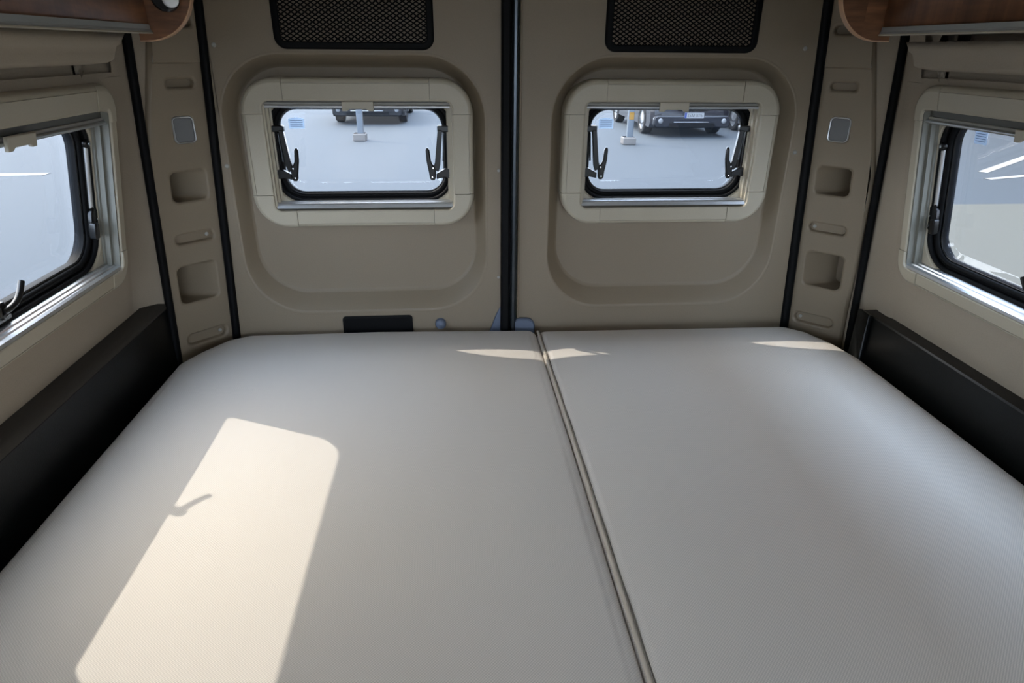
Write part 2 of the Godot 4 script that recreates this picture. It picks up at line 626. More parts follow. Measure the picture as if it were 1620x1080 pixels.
# ======================================================================= corner pillar
func build_pillar(s: int) -> void:
	var w := structure("trim_1" if s < 0 else "trim_2", "beige moulded corner pillar with square pockets and slots, beside the " + ("door with the black handle" if s < 0 else "door without a handle"), "pillar trim")
	var st := begin()
	# [band y0, y1, u0, u1, feature y0, y1, radius, depth]
	var bands := [
		[0.70, 1.020, 0.014, 0.128, 0.945, 0.980, 0.016, 0.015],
		[1.020, 1.202, 0.024, 0.130, 1.066, 1.172, 0.016, 0.105],
		[1.202, 1.300, 0.018, 0.122, 1.226, 1.256, 0.014, 0.015],
		[1.300, 1.445, 0.020, 0.113, 1.334, 1.412, 0.014, 0.105],
		[1.445, 1.575, 0.036, 0.088, 1.478, 1.540, 0.012, 0.010],
		[1.575, 1.662, 0.020, 0.092, 1.603, 1.628, 0.010, 0.017],
		[1.662, 1.95, 0.012, 0.066, 1.735, 1.762, 0.010, 0.020]]
	for b in bands:
		var raise: float = 0.0 if b[0] < 1.66 else 0.006
		var outer := PackedVector3Array()
		for v in rr(1.0, 1.0, 0.0, 5, 0.5, 0.5):
			var y: float = lerpf(b[0], b[1], v.y)
			outer.append(pillar_point(s, v.x * u_edge(y), y, raise))
		var rings := [outer]
		var steps := [[-0.003, 0.0], [0.0, -0.001], [0.002, -0.004], [0.004, -b[7]]]
		for p in steps:
			var q := PackedVector3Array()
			for v in rr(b[3] - b[2] - 2 * p[0], b[5] - b[4] - 2 * p[0], b[6], 5, (b[2] + b[3]) / 2, (b[4] + b[5]) / 2):
				var deep: bool = p[1] < -0.05
				q.append(pillar_point(s, v.x, v.y, (-0.004 if deep else p[1]) + raise) + (Vector3(s * -p[1], 0, -0.012) if deep else Vector3.ZERO))
			rings.append(q)
		loft(st, rings, true, [1, 2, 2, 3, 4])
		cap(st, rings[-1], false, 5)
		if raise > 0:
			st.set_smooth_group(8)
			var y: float = b[0]
			quad(st, pillar_point(s, 0, y - 0.003, 0), pillar_point(s, 0, y, raise), pillar_point(s, u_edge(y), y, raise), pillar_point(s, u_edge(y), y - 0.003, 0))
	# rolled front edge
	var prev := []
	st.set_smooth_group(7)
	for k in 26:
		var y := 0.70 + k * 0.05
		var u := u_edge(y)
		var row := [pillar_point(s, u, y, 0.0 if y < 1.66 else 0.006), pillar_point(s, u + 0.006, y, -0.003), pillar_point(s, u + 0.009, y, -0.010), pillar_point(s, u + 0.009, y, -0.03)]
		if prev:
			for i in row.size() - 1:
				quad(st, prev[i], row[i], row[i + 1], prev[i + 1])
		prev = row
	done(st, "moulded_panel", M.plastic, w)
	for e in [[0.962, 0.030], [1.241, 0.033]]:
		var p := pillar_point(s, e[1], e[0], -0.0145)
		var zz := Vector3(-s * 0.7071, 0, 0.7071)
		lathe_part("screw", M.grey_plastic, w, [[0.005, 0.0], [0.005, 0.002], [0.003, 0.003], [0.0, 0.003]], Transform3D(Basis(Vector3.UP.cross(zz), Vector3.UP, zz), p), 12)


func build_speaker(s: int) -> void:
	var c := pillar_point(s, 0.062, 1.509, -0.004)
	var zz := Vector3(-s * 0.7071, 0, 0.7071)
	var t := thing("loudspeaker", "small square grey loudspeaker with silver rim in the pillar beside the " + ("reading lamp" if s < 0 else "door without a handle"), "speaker", c)
	t.basis = Basis(Vector3.UP.cross(zz), Vector3.UP, zz)
	var st := begin()
	loft(st, [ring(rr(0.054, 0.064, 0.012), -0.004), ring(rr(0.054, 0.064, 0.012), 0.005), ring(rr(0.051, 0.061, 0.011), 0.0065), ring(rr(0.047, 0.057, 0.009), 0.006), ring(rr(0.047, 0.057, 0.009), 0.002)])
	done(st, "rim", M.alu, t)
	st = begin()
	var a := ring(rr(0.0475, 0.0575, 0.009), 0.003)
	loft(st, [a, ring(rr(0.044, 0.054, 0.008), 0.0045)])
	cap(st, ring(rr(0.044, 0.054, 0.008), 0.0045))
	done(st, "grille", M.speaker_grey, t)


# ======================================================================= rear doors
const DOOR_WIN_X := 0.408
const DOOR_WIN_Y := 1.4425


func build_door(s: int) -> void:
	var left := s < 0
	var d := structure("door_1" if left else "door_2", "beige moulded rear van door " + ("with black handle recess at its foot" if left else "without a handle"), "door")
	# moulded inner panel with the big rounded recess; outer edge follows the pillar seal
	var st := begin()
	var cx := s * 0.418
	var cy := 1.345
	var rw := 0.660
	var rh := 0.672
	var n := 12
	var outer := PackedVector3Array()
	var in_x := -0.046 if left else 0.008
	for v in rr(2.0, 2.0, 0.0, n):
		var y := 1.95 if v.y > 0 else 0.70
		var out_x := a_line(s, y).x - s * 0.010
		var is_out: bool = (v.x > 0) == (s > 0)
		outer.append(Vector3(out_x if is_out else in_x, y, -0.02))
	var steps := [[-0.22, 0.0], [-0.10, 0.0010], [0.0, -0.0005], [0.08, -0.0035], [0.30, -0.0140], [0.80, -0.0385], [0.92, -0.0425], [1.0, -0.0435], [1.15, -0.0437]]
	var rings := [outer]
	for p in steps:
		var f: float = p[0]
		rings.append(ring(rr(rw - 0.060 * f, rh - 0.082 * f, 0.155 - 0.030 * f, n, cx, cy + 0.011 * f), -0.02 + p[1]))
	var wy := DOOR_WIN_Y
	var wh := rr(0.52, 0.31, 0.06, n, s * DOOR_WIN_X, wy)
	rings.append(ring(wh, -0.064))
	rings.append(ring(wh, -0.075))
	loft(st, rings, true, [1, 2, 2, 3, 3, 4, 5, 5, 6, 7, 8])
	done(st, "inner_panel", M.plastic, d)
	# outer skin
	st = begin()
	var sk := PackedVector3Array()
	for v in rr(2.0, 2.0, 0.0, n):
		sk.append(Vector3(0.0 if (v.x > 0) == (s < 0) else s * 1.05, 2.06 if v.y > 0 else 0.10, -0.084))
	var gh := rr(0.490, 0.285, 0.07, n, s * DOOR_WIN_X, wy + 0.004)
	loft(st, [ring(gh, -0.076), ring(gh, -0.084), sk])
	done(st, "outer_skin", M.van_paint, d)
	# rubber seal between door and pillar
	var half := 0.0105 if left else 0.0125
	var rs := []
	for k in 8:
		var y := 0.72 + k * 0.176
		var p := a_line(s, y) - Vector3(s * half, 0, 0)
		rs.append(PackedVector3Array([p + Vector3(-half, 0, -0.02), p + Vector3(-half, 0, 0.006), p + Vector3(-half * 0.5, 0, 0.012), p + Vector3(half * 0.5, 0, 0.012), p + Vector3(half, 0, 0.006), p + Vector3(half, 0, -0.02)]))
	st = begin()
	loft(st, rs, true, [1, 1, 1, 1, 1, 1, 1])
	done(st, "rubber_seal", M.rubber, d)
	# meeting edge
	if left:
		st = begin()
		slab(st, rr(0.022, 1.25, 0.006, 4, -0.0335, 1.325), -0.06, 0.004, 0.004)
		done(st, "meeting_seal", M.rubber, d)
		for yy in [1.40, 1.10]:
			lathe_part("clip", M.grey_plastic, d, [[0.004, 0.0], [0.004, 0.002], [0.0, 0.003]], Transform3D(Basis.IDENTITY, Vector3(-0.052, yy, -0.0195)), 10)
	else:
		st = begin()
		slab(st, rr(0.018, 1.25, 0.008, 4, -0.011, 1.325), -0.06, 0.000, 0.006)
		done(st, "edge_profile", M.alu_dark, d)
		st = begin()
		slab(st, rr(0.006, 1.25, 0.002, 4, 0.0045, 1.325), -0.03, -0.014, 0.002)
		done(st, "edge_lip", M.plastic, d)
	for e in ([[-0.738, 1.70], [-0.755, 1.415]] if left else [[0.742, 1.705], [0.765, 1.445]]):
		lathe_part("screw", M.grey_plastic, d, [[0.0055, 0.0], [0.0055, 0.002], [0.0035, 0.0035], [0.0, 0.0035]], Transform3D(Basis.IDENTITY, Vector3(e[0], e[1], -0.0195)), 12)
	if left:
		var hp := node("handle_recess", d)
		st = begin()
		var o := rr(0.200, 0.075, 0.010, 5, -0.403, 0.9525)
		var i2 := rr(0.188, 0.063, 0.008, 5, -0.403, 0.9525)
		loft(st, [ring(o, -0.022), ring(o, -0.016), ring(i2, -0.015), ring(i2, -0.018)])
		cap(st, ring(i2, -0.018), true)
		done(st, "handle_plate", M.rubber, hp)
		# blue-grey lock knob
		lathe_part("lock_knob", M.blue_grey, d, [[0.016, -0.002], [0.016, 0.010], [0.012, 0.016], [0.0, 0.018]], Transform3D(Basis.IDENTITY, Vector3(-0.222, 0.962, -0.02)), 18, true)
		st = begin()
		slab(st, PackedVector2Array([Vector2(-0.080, 0.93), Vector2(-0.047, 0.93), Vector2(-0.047, 1.010), Vector2(-0.060, 0.985)]), -0.02, -0.010, 0.002)
		done(st, "check_strap", M.blue_grey, d)
	else:
		st = begin()
		slab(st, rr(0.070, 0.09, 0.026, 6, 0.020, 0.930), -0.02, -0.004, 0.004)
		done(st, "latch_cover", M.blue_grey, d)
	# window
	var w := structure("window_1" if left else "window_2", "small hinged acrylic window in cream frame, in the rear door " + ("with the black handle" if left else "without a handle"), "window", Transform3D(Basis.IDENTITY, Vector3(s * DOOR_WIN_X, wy, 0)))
	window_frame(w, 0.579, 0.373, 0.085, 0.055, 0.055, 0.055, 0.045, 0.016, 0.108, 0.085)
	window_inside(w, 0.469, 0.273, 0.005)
	var gw := 0.470
	var ghh := 0.262
	glazing(w, 0.579 - 0.09, 0.373 - 0.08, gw, ghh, 0.004, 0.072, -0.034, 0.14)
	for k in [-1, 1]:
		lever_latch(w, k)
	label_sticker(w, Vector3(-0.167 if left else -0.167, 0.075, -0.058), 0.040, 0.028)


# cream frame of four corner pieces and four rails. l, r, t, b: widths; ro, ri: radii; jx, jy: reach of the corner pieces
func window_frame(w: Node3D, W: float, H: float, ro: float, l: float, r: float, t: float, b: float, ri: float, jx: float, jy: float) -> void:
	var f := node("frame", w)
	var prof_c := [[0.0, -0.058], [0.0, -0.014], [0.02, -0.007], [0.07, -0.003], [0.14, -0.001], [0.22, 0.0], [0.90, 0.0], [0.97, -0.0015], [1.0, -0.006], [1.0, -0.045]]
	var prof_r := [[0.0, -0.058], [0.0, -0.0150], [0.02, -0.0085], [0.07, -0.0045], [0.14, -0.0025], [0.20, -0.0018], [0.205, -0.0040], [0.225, -0.0040], [0.23, -0.0018], [0.90, -0.0018], [0.97, -0.003], [1.0, -0.0075], [1.0, -0.045]]
	var gap := 0.0009
	# corners: sx, sy
	for c in [[1, -1, r, b], [1, 1, r, t], [-1, 1, l, t], [-1, -1, l, b]]:
		var o := PackedVector2Array()
		var i := PackedVector2Array()
		var ox: float = W / 2
		var oy: float = H / 2
		var ix: float = W / 2 - c[2]
		var iy: float = H / 2 - c[3]
		o.append(Vector2(ox - jx, oy))
		i.append(Vector2(ox - jx, iy))
		var n := 10
		for k in n + 1:
			var a := PI / 2 - PI / 2 * k / n
			o.append(Vector2(ox - ro, oy - ro) + Vector2(cos(a), sin(a)) * ro)
			i.append(Vector2(ix - ri, iy - ri) + Vector2(cos(a), sin(a)) * ri)
		o.append(Vector2(ox, oy - jy))
		i.append(Vector2(ix, oy - jy))
		for k in o.size():
			o[k] *= Vector2(c[0], c[1])
			i[k] *= Vector2(c[0], c[1])
		frame_piece("corner_piece", M.frame, f, o, i, prof_c, c[0] * c[1] > 0)
	for c in [[0, 1, t], [0, -1, b]]:
		var y0: float = c[1] * H / 2
		var y1: float = c[1] * (H / 2 - c[2])
		frame_piece("rail", M.frame, f, PackedVector2Array([Vector2(-W / 2 + jx + gap, y0), Vector2(W / 2 - jx - gap, y0)]), PackedVector2Array([Vector2(-W / 2 + jx + gap, y1), Vector2(W / 2 - jx - gap, y1)]), prof_r, c[1] > 0)
	for c in [[1, r], [-1, l]]:
		var x0: float = c[0] * W / 2
		var x1: float = c[0] * (W / 2 - c[1])
		frame_piece("rail", M.frame, f, PackedVector2Array([Vector2(x0, -H / 2 + jy + gap), Vector2(x0, H / 2 - jy - gap)]), PackedVector2Array([Vector2(x1, -H / 2 + jy + gap), Vector2(x1, H / 2 - jy - gap)]), prof_r, c[0] < 0)


func frame_piece(called: String, m, parent: Node3D, o: PackedVector2Array, i: PackedVector2Array, prof: Array, flip: bool) -> void:
	var st := begin()
	var rings := []
	for p in prof:
		var q := PackedVector3Array()
		for k in o.size():
			var v := o[k].lerp(i[k], p[0])
			q.append(Vector3(v.x, v.y, p[1]))
		if not flip:
			q.reverse()
		rings.append(q)
	var sg := []
	for k in prof.size():
		sg.append(1 if k < 5 else 2 + k)
	loft(st, rings, false, sg)
	for e in [0, o.size() - 1]:
		var q := PackedVector3Array()
		for r in rings:
			q.append(r[e])
		cap(st, q, e == 0, 40 + e)
	done(st, called, m, parent)


# blind cassette, bars and side channels inside the frame opening (iw x ih, centre raised by cy)
func window_inside(w: Node3D, iw: float, ih: float, cy: float, side := false, tab_x := 0.0) -> void:
	var drop := 0.012 if side else 0.004
	var y1 := cy - 0.005 + ih / 2
	var y0 := cy - 0.005 - ih / 2
	var b := node("roller_blind", w)
	box_part("cassette", M.cassette_grey, b, Vector3(-iw / 2 + 0.001, y1 - 0.013 - drop, -0.034), Vector3(iw / 2 - 0.001, y1 + 0.004, -0.020), 0.003)
	tube_part("end_bar", M.alu, b, PackedVector3Array([Vector3(-iw / 2 + 0.002, y1 - 0.0135 - drop, -0.014), Vector3(iw / 2 - 0.002, y1 - 0.0135 - drop, -0.014)]), 0.0042, 10)
	box_part("end_bar_web", M.grey_plastic, b, Vector3(-iw / 2 + 0.003, y1 - 0.014 - drop, -0.024), Vector3(iw / 2 - 0.003, y1 - 0.004 - drop, -0.0165), 0.001)
	# grip tab with two feet
	var tw := 0.078
	var th := 0.021
	var p := PackedVector2Array([Vector2(-tw / 2, -0.002), Vector2(-tw / 2, th), Vector2(tw / 2, th), Vector2(tw / 2, -0.002), Vector2(tw / 2 - 0.012, -0.002), Vector2(tw / 2 - 0.018, 0.003), Vector2(-tw / 2 + 0.018, 0.003), Vector2(-tw / 2 + 0.012, -0.002)])
	p.reverse()
	slab_part("grip_tab", M.tab, b, p, -0.011, -0.003, 0.0012, Transform3D(Basis.IDENTITY, Vector3(tab_x, y1 - 0.022 - drop, 0)))
	# bottom rail of three ribs
	var h := 0.020 if not side else 0.030
	var st := begin()
	var prof := []
	if side:
		prof = [[0.000, -0.004], [0.006, -0.006], [0.008, -0.012], [0.006, -0.014], [0.006, -0.016], [0.009, -0.018], [0.009, -0.022], [0.007, -0.024], [0.007, -0.027], [0.010, -0.029], [0.011, -0.040]]
	else:
		prof = [[0.000, -0.006], [0.008, -0.009], [0.008, -0.013], [0.010, -0.014], [0.0115, -0.013], [0.013, -0.015], [0.013, -0.019], [0.015, -0.021], [0.015, -0.045]]
	var a := PackedVector3Array()
	var c := PackedVector3Array()
	for q in prof:
		a.append(Vector3(-iw / 2 + 0.001, y0 + q[0], q[1]))
		c.append(Vector3(iw / 2 - 0.001, y0 + q[0], q[1]))
	for k in prof.size() - 1:
		st.set_smooth_group(k + 1)
		quad(st, a[k], a[k + 1], c[k + 1], c[k])
	st.set_smooth_group(30)
	a.append(Vector3(-iw / 2 + 0.001, y0, -0.045))
	c.append(Vector3(iw / 2 - 0.001, y0, -0.045))
	cap(st, a)
	cap(st, c, true)
	done(st, "bottom_rail", M.alu, b)
	# side channels: two steps
	for k in [-1, 1]:
		st = begin()
		var x: float = k * iw / 2
		var pr := [[0.0, -0.008], [0.004, -0.008], [0.004, -0.020], [0.010, -0.020], [0.010, -0.032], [0.014, -0.033], [0.014, -0.036]] if not side else [[0.0, -0.006], [0.004, -0.006], [0.004, -0.020], [0.012, -0.020], [0.012, -0.030], [0.016, -0.032], [0.016, -0.040]]
		for i in pr.size() - 1:
			st.set_smooth_group(i + 1)
			var u := Vector3(x - k * pr[i][0], y0 + 0.001, pr[i][1])
			var v := Vector3(x - k * pr[i + 1][0], y0 + 0.001, pr[i + 1][1])
			quad(st, u, v, v + Vector3(0, ih - 0.003, 0), u + Vector3(0, ih - 0.003, 0))
		done(st, "side_channel", M.channel_grey if side else M.frame, b)


# lining plate with round-cornered hole, rubber seal, acrylic pane
func glazing(w: Node3D, lw: float, lh: float, gw: float, gh: float, cy: float, r: float, z0 := -0.048, tilt := 0.0) -> void:
	var st := begin()
	var n := 8
	loft(st, [ring(rr(lw, lh, 0.01, n, 0, 0), z0), ring(rr(gw + 0.006, gh + 0.006, r, n, 0, cy), z0), ring(rr(gw, gh, r, n, 0, cy), z0 - 0.003), ring(rr(gw, gh, r, n, 0, cy), z0 - 0.03)], true, [1, 2, 2, 3])
	done(st, "lining_plate", M.frame, w)
	var sl := node("seal", w)
	st = begin()
	var seq := [[0.0, -0.006], [0.003, -0.002], [0.007, -0.002], [0.009, -0.007], [0.009, -0.014], [0.011, -0.014], [0.013, -0.011], [0.021, -0.012], [0.023, -0.018], [0.023, -0.040]]
	var rs := []
	for p in seq:
		rs.append(ring(rr(gw - 2 * p[0], gh - 2 * p[0], r - p[0], n, 0, cy), z0 + p[1]))
	loft(st, rs, true, [1, 1, 1, 2, 3, 4, 4, 4, 5])
	done(st, "seal_lip", M.rubber, sl)
	st = begin()
	var g := 0.0225
	rs = []
	for p in [[g, -0.022], [g + 0.002, -0.019], [g + 0.004, -0.022]]:
		rs.append(ring(rr(gw - 2 * p[0], gh - 2 * p[0], r - p[0], n, 0, cy), z0 + p[1]))
	loft(st, rs, true, [1, 1])
	done(st, "gasket_line", M.gasket, sl)
	# outer rubber collar closing the gap to the skin
	st = begin()
	rs = []
	for p in [[0.012, -0.028], [0.012, -0.046], [-0.02, -0.046]]:
		rs.append(ring(rr(gw - 2 * p[0], gh - 2 * p[0], r, n, 0, cy), z0 + p[1]))
	loft(st, rs)
	done(st, "collar", M.rubber, sl)
	# pane with a dished margin
	st = begin()
	rs = []
	for p in [[0.013, -0.030], [0.024, -0.031], [0.029, -0.034], [0.037, -0.040], [0.041, -0.042], [0.054, -0.0425]]:
		rs.append(ring(rr(gw - 2 * p[0], gh - 2 * p[0], maxf(r - p[0], 0.02), n, 0, cy), z0 + p[1]))
	loft(st, rs, true, [1, 1, 1, 1, 1])
	cap(st, rs[-1], true, 1)
	var pane := done(st, "pane", M.pane, w)
	pane.transform = Transform3D(Basis.IDENTITY, Vector3(0, cy, z0 - 0.036)) * Transform3D(Basis(Vector3.RIGHT, tilt), Vector3.ZERO) * Transform3D(Basis.IDENTITY, Vector3(0, -cy, -z0 + 0.036))


func label_sticker(w: Node3D, at: Vector3, a: float, b: float) -> void:
	var s := node("sticker", w, Transform3D(Basis.IDENTITY, at))
	var p := PackedVector2Array([Vector2(-a / 2, -b / 2), Vector2(a / 2, -b / 2), Vector2(a / 2, b * 0.36), Vector2(0, b / 2), Vector2(-a / 2, b * 0.36)])
	slab_part("sheet", M.sticker, s, p, 0.0, 0.0006, 0.0001)
	for k in 4:
		slab_part("print_line", M.sticker_line, s, rr(a * 0.8, 0.0016, 0.0, 1, 0, b * 0.22 - k * b * 0.17), 0.0006, 0.0009, 0.0001)


# black stay with lever on one jamb of a rear window; k = -1 left, 1 right
func lever_latch(w: Node3D, k: int) -> void:
	var l := node("latch", w)
	var z := -0.034
	# vertical stay: a closed bar and a leaning arm
	slab_part("stay_bar", M.gloss_black, l, rr(0.010, 0.125, 0.003, 3, k * 0.222, 0.006), z - 0.012, z - 0.002, 0.0015)
	slab_part("top_bracket", M.gloss_black, l, rr(0.030, 0.016, 0.003, 3, k * 0.211, 0.063), z - 0.012, z + 0.004, 0.002)
	slab_part("arm", M.gloss_black, l, mirrored([Vector2(0.209, 0.060), Vector2(0.197, 0.060), Vector2(0.187, -0.022), Vector2(0.181, -0.040), Vector2(0.196, -0.046), Vector2(0.201, -0.030)], k), z - 0.006, z + 0.006, 0.0015)
	tube_part("stay_rod", M.alu_dark, l, PackedVector3Array([Vector3(k * 0.213, 0.052, z - 0.005), Vector3(k * 0.209, -0.020, z - 0.005)]), 0.0022, 8)
	slab_part("bottom_bracket", M.gloss_black, l, mirrored([Vector2(0.234, -0.036), Vector2(0.212, -0.040), Vector2(0.190, -0.052), Vector2(0.190, -0.066), Vector2(0.212, -0.062), Vector2(0.234, -0.068)], k), z - 0.012, z + 0.002, 0.002)
	var hook := mirrored([Vector2(0.174, 0.010), Vector2(0.171, 0.016), Vector2(0.166, 0.016), Vector2(0.164, 0.010), Vector2(0.165, -0.016), Vector2(0.168, -0.034), Vector2(0.171, -0.050), Vector2(0.172, -0.062), Vector2(0.176, -0.068), Vector2(0.184, -0.068), Vector2(0.188, -0.062), Vector2(0.189, -0.044), Vector2(0.186, -0.032), Vector2(0.181, -0.026), Vector2(0.177, -0.018)], k)
	slab_part("lever", M.gloss_black, l, hook, z + 0.002, z + 0.012, 0.003)
	for e in [[0.179, -0.060, 0.012], [0.182, -0.036, 0.0122], [0.226, -0.045, 0.0022], [0.226, -0.060, 0.0022]]:
		lathe_part("screw", M.chrome, l, [[0.0022, 0.0], [0.0022, 0.001], [0.0, 0.0013]], Transform3D(Basis.IDENTITY, Vector3(k * e[0], e[1], z + e[2])), 8)


func mirrored(p: Array, k: int) -> PackedVector2Array:
	var out := PackedVector2Array()
	for v in p:
		out.append(Vector2(v.x * k, v.y))
	return out


# ======================================================================= side windows
func build_side_window(s: int) -> void:
	var w := structure("window_3" if s < 0 else "window_4", "long hinged side window with silver sill rail, under the walnut locker " + ("with the reading lamp" if s < 0 else "without a lamp"), "window", window_xf(s))
	window_frame(w, SIDE_W, side_h(s), 0.055, 0.026, 0.026, 0.052, 0.036, 0.014, 0.075, 0.075)
	window_inside(w, SIDE_W - 0.052, side_h(s) - 0.088, -0.003, true, -s * 0.070)
	var gw := SIDE_W - 0.088
	var gh := side_h(s) - 0.100
	glazing(w, SIDE_W - 0.04, side_h(s) - 0.05, gw, gh, -0.006, 0.075, -0.036)
	# rods with end brackets on both jambs
	for k in [-1, 1]:
		var x: float = k * (gw / 2 - 0.008)
		var y0 := -0.055
		var r := node("stay", w)
		lathe_part("top_joint", M.gloss_black, r, [[0.0, -0.010], [0.010, -0.008], [0.010, 0.006], [0.006, 0.009], [0.0, 0.009]], Transform3D(Basis.IDENTITY, Vector3(x, 0.095, -0.046)), 16, true)
		lathe_part("screw", M.chrome, r, [[0.004, 0.0], [0.004, 0.0015], [0.0, 0.002]], Transform3D(Basis.IDENTITY, Vector3(x, 0.095, -0.037)), 10)
		tube_part("rod", M.alu, r, PackedVector3Array([Vector3(x, 0.088, -0.046), Vector3(x, y0, -0.046)]), 0.0062, 12)
		slab_part("bracket", M.gloss_black, r, mirrored([Vector2(0.016, 0.010), Vector2(-0.004, 0.018), Vector2(-0.012, 0.004), Vector2(-0.014, -0.046), Vector2(0.004, -0.050), Vector2(0.016, -0.040)], k), -0.058, -0.038, 0.003, Transform3D(Basis.IDENTITY, Vector3(x, y0, 0)))
		slab_part("catch", M.gloss_black, r, rr(0.016, 0.036, 0.004, 3, x - k * 0.018, y0 - 0.030), -0.042, -0.026, 0.003)
		for e in [[0.006, -0.010], [0.006, -0.034], [-0.010, -0.040]]:
			lathe_part("screw", M.chrome, r, [[0.0028, 0.0], [0.0028, 0.0012], [0.0, 0.0016]], Transform3D(Basis.IDENTITY, Vector3(x + k * e[0], y0 + e[1], -0.0378)), 8)
	# lever latch in the middle of the sill
	var l := node("latch", w)
	var yb := -gh / 2 - 0.002
	slab_part("foot", M.gloss_black, l, rr(0.058, 0.014, 0.004, 3, 0.0, yb + 0.010), -0.052, -0.036, 0.003)
	slab_part("pivot", M.gloss_black, l, rr(0.020, 0.032, 0.008, 4, 0.0, yb + 0.028), -0.046, -0.030, 0.003)
	var path := PackedVector3Array()
	for i in 9:
		var t := i / 8.0
		path.append(Vector3(-s * (-0.004 + 0.060 * t), yb + 0.028 + 0.030 * t * t + 0.006 * t, -0.030 + 0.006 * sin(PI * t)))
	tube_part("lever", M.gloss_black, l, path, 0.0055, 10)
	lathe_part("screw", M.chrome, l, [[0.0035, 0.0], [0.0035, 0.0015], [0.0, 0.002]], Transform3D(Basis.IDENTITY, Vector3(0.0, yb + 0.030, -0.030)), 8)
	if s > 0:
		label_sticker(w, Vector3(-gw / 2 + 0.075, 0.118, -0.0765), 0.036, 0.030)


# ======================================================================= bed
func build_bed() -> void:
	var b := thing("bed_base", "dark bed platform under the two cream mattress cushions", "bed", Vector3(0, 0.2, 0))
	box_part("platform", M.base_wood, b, Vector3(-0.90, 0.60, 0.06), Vector3(0.90, 0.628, 1.78), 0.004)
	for x in [-0.86, 0.86]:
		for z in [0.16, 1.70]:
			box_part("leg", M.base_wood, b, Vector3(x - 0.03, 0.0, z - 0.03), Vector3(x + 0.03, 0.60, z + 0.03), 0.003)
	var l := thing("mattress_cushion", "wide cream mattress cushion lit by the window patch, beside the left felt strip", "mattress", Vector3(0, 0.83, 0))
	l.set_meta("label", "cream woven mattress cushion with the large sunlit patch")
	cushion(l, PackedVector2Array([Vector2(0.054, 0.012), Vector2(0.060, 0.60), Vector2(0.066, 1.75), Vector2(-0.902, 1.75), Vector2(-0.898, 0.60), Vector2(-0.896, 0.175), Vector2(-0.868, 0.110), Vector2(-0.815, 0.028), Vector2(-0.760, -0.002), Vector2(-0.40, -0.006)]), 0.020)
	var r := thing("mattress_cushion", "cream woven mattress cushion with corded piping along the centre seam", "mattress", Vector3(0, 0.83, 0))
	cushion(r, PackedVector2Array([Vector2(0.800, 0.034), Vector2(0.850, 0.080), Vector2(0.885, 0.165), Vector2(0.904, 0.260), Vector2(0.906, 0.80), Vector2(0.908, 1.75), Vector2(0.0668, 1.75), Vector2(0.0608, 0.60), Vector2(0.0548, 0.022), Vector2(0.34, 0.026)]), 0.018)
	# piping along the left edge of the right cushion
	var path := PackedVector3Array()
	for k in 41:
		var t := k / 40.0
		var z := 0.030 + t * 1.70
		path.append(Vector3(seam_x(z) + 0.0048, 0.1215 - 0.004 + 0.0008 * sin(z * 37.0), z))
	tube_part("piping", M.piping, r, path, 0.0038, 10)
	var st := begin()
	for k in path.size():
		path[k] += Vector3(0.0054, 0.0020, 0)
	tube(st, path, 0.0011, 6)
	done(st, "stitch_line", M.thread, r)


func seam_x(z: float) -> float:
	return 0.0548 + (z - 0.02) * 0.0107 if z < 0.6 else 0.0610 + (z - 0.6) * 0.0052


# soft cushion over an outline given as (x, z); top at local y = 0.13
func cushion(parent: Node3D, outline: PackedVector2Array, r: float) -> void:
	# fillet the corners, then resample
	var n := outline.size()
	var fil := PackedVector2Array()
	for i in n:
		var p := outline[i]
		var e0: Vector2 = outline[(i - 1 + n) % n] - p
		var e1: Vector2 = outline[(i + 1) % n] - p
		var turn := PI - absf(e0.angle_to(e1))
		var back := minf((r + 0.010) * tan(turn / 2.0) * 1.25, 0.45 * minf(e0.length(), e1.length()))
		var a := p + e0.normalized() * back
		var b := p + e1.normalized() * back
		for k in 9:
			var u := k / 8.0
			fil.append(a.lerp(p, u).lerp(p.lerp(b, u), u))
	var pts := PackedVector2Array()
	for i in fil.size():
		var a := fil[i]
		var b := fil[(i + 1) % fil.size()]
		if a.distance_to(b) < 0.001:
			continue
		var m := maxi(1, int(a.distance_to(b) / 0.02))
		for k in m:
			pts.append(a.lerp(b, float(k) / m))
	var noise := FastNoiseLite.new()
	noise.seed = 7
	noise.frequency = 2.2
	var top := 0.130
	var rings := []
	var add := func(d: float, y: float) -> void:
		var p := inset(pts, d) if d > 0 else pts
		var q := PackedVector3Array()
		for v in p:
			q.append(Vector3(v.x, y, v.y))
		rings.append(q)
	add.call(0.012, 0.0)
	add.call(0.003, 0.004)
	add.call(0.0, 0.015)
	for k in 9:
		var a := PI / 2 * k / 8.0
		add.call(r * (1 - cos(a)), top - r * 0.75 + r * 0.75 * sin(a) - 0.010)
	# crown: rises with the distance from the edge
	var last: PackedVector3Array = rings[-1]
	var edge := PackedVector2Array()
	for v in last:
		edge.append(Vector2(v.x, v.z))
	var c := Vector3.ZERO
	for v in last:
		c += v
	c /= last.size()
	for k in 18:
		var t := pow((k + 1) / 18.0, 1.8)
		var q := PackedVector3Array()
		for v in last:
			var p := v.lerp(c, t * 0.98)
			var d := 9.0
			var pp := Vector2(p.x, p.z)
			for i in range(0, edge.size(), 2):
				d = minf(d, pp.distance_squared_to(edge[i]))
			p.y = last[0].y + 0.010 * (1.0 - exp(-sqrt(d) / 0.06)) + 0.0010 * noise.get_noise_2d(p.x, p.z)
			q.append(p)
		rings.append(q)
	var st := begin()
	var sg := []
	for i in rings.size():
		sg.append(1)
	loft(st, rings, true, sg)
	cap(st, rings[-1], true, 1)
	done(st, "cover", M.fabric, parent)


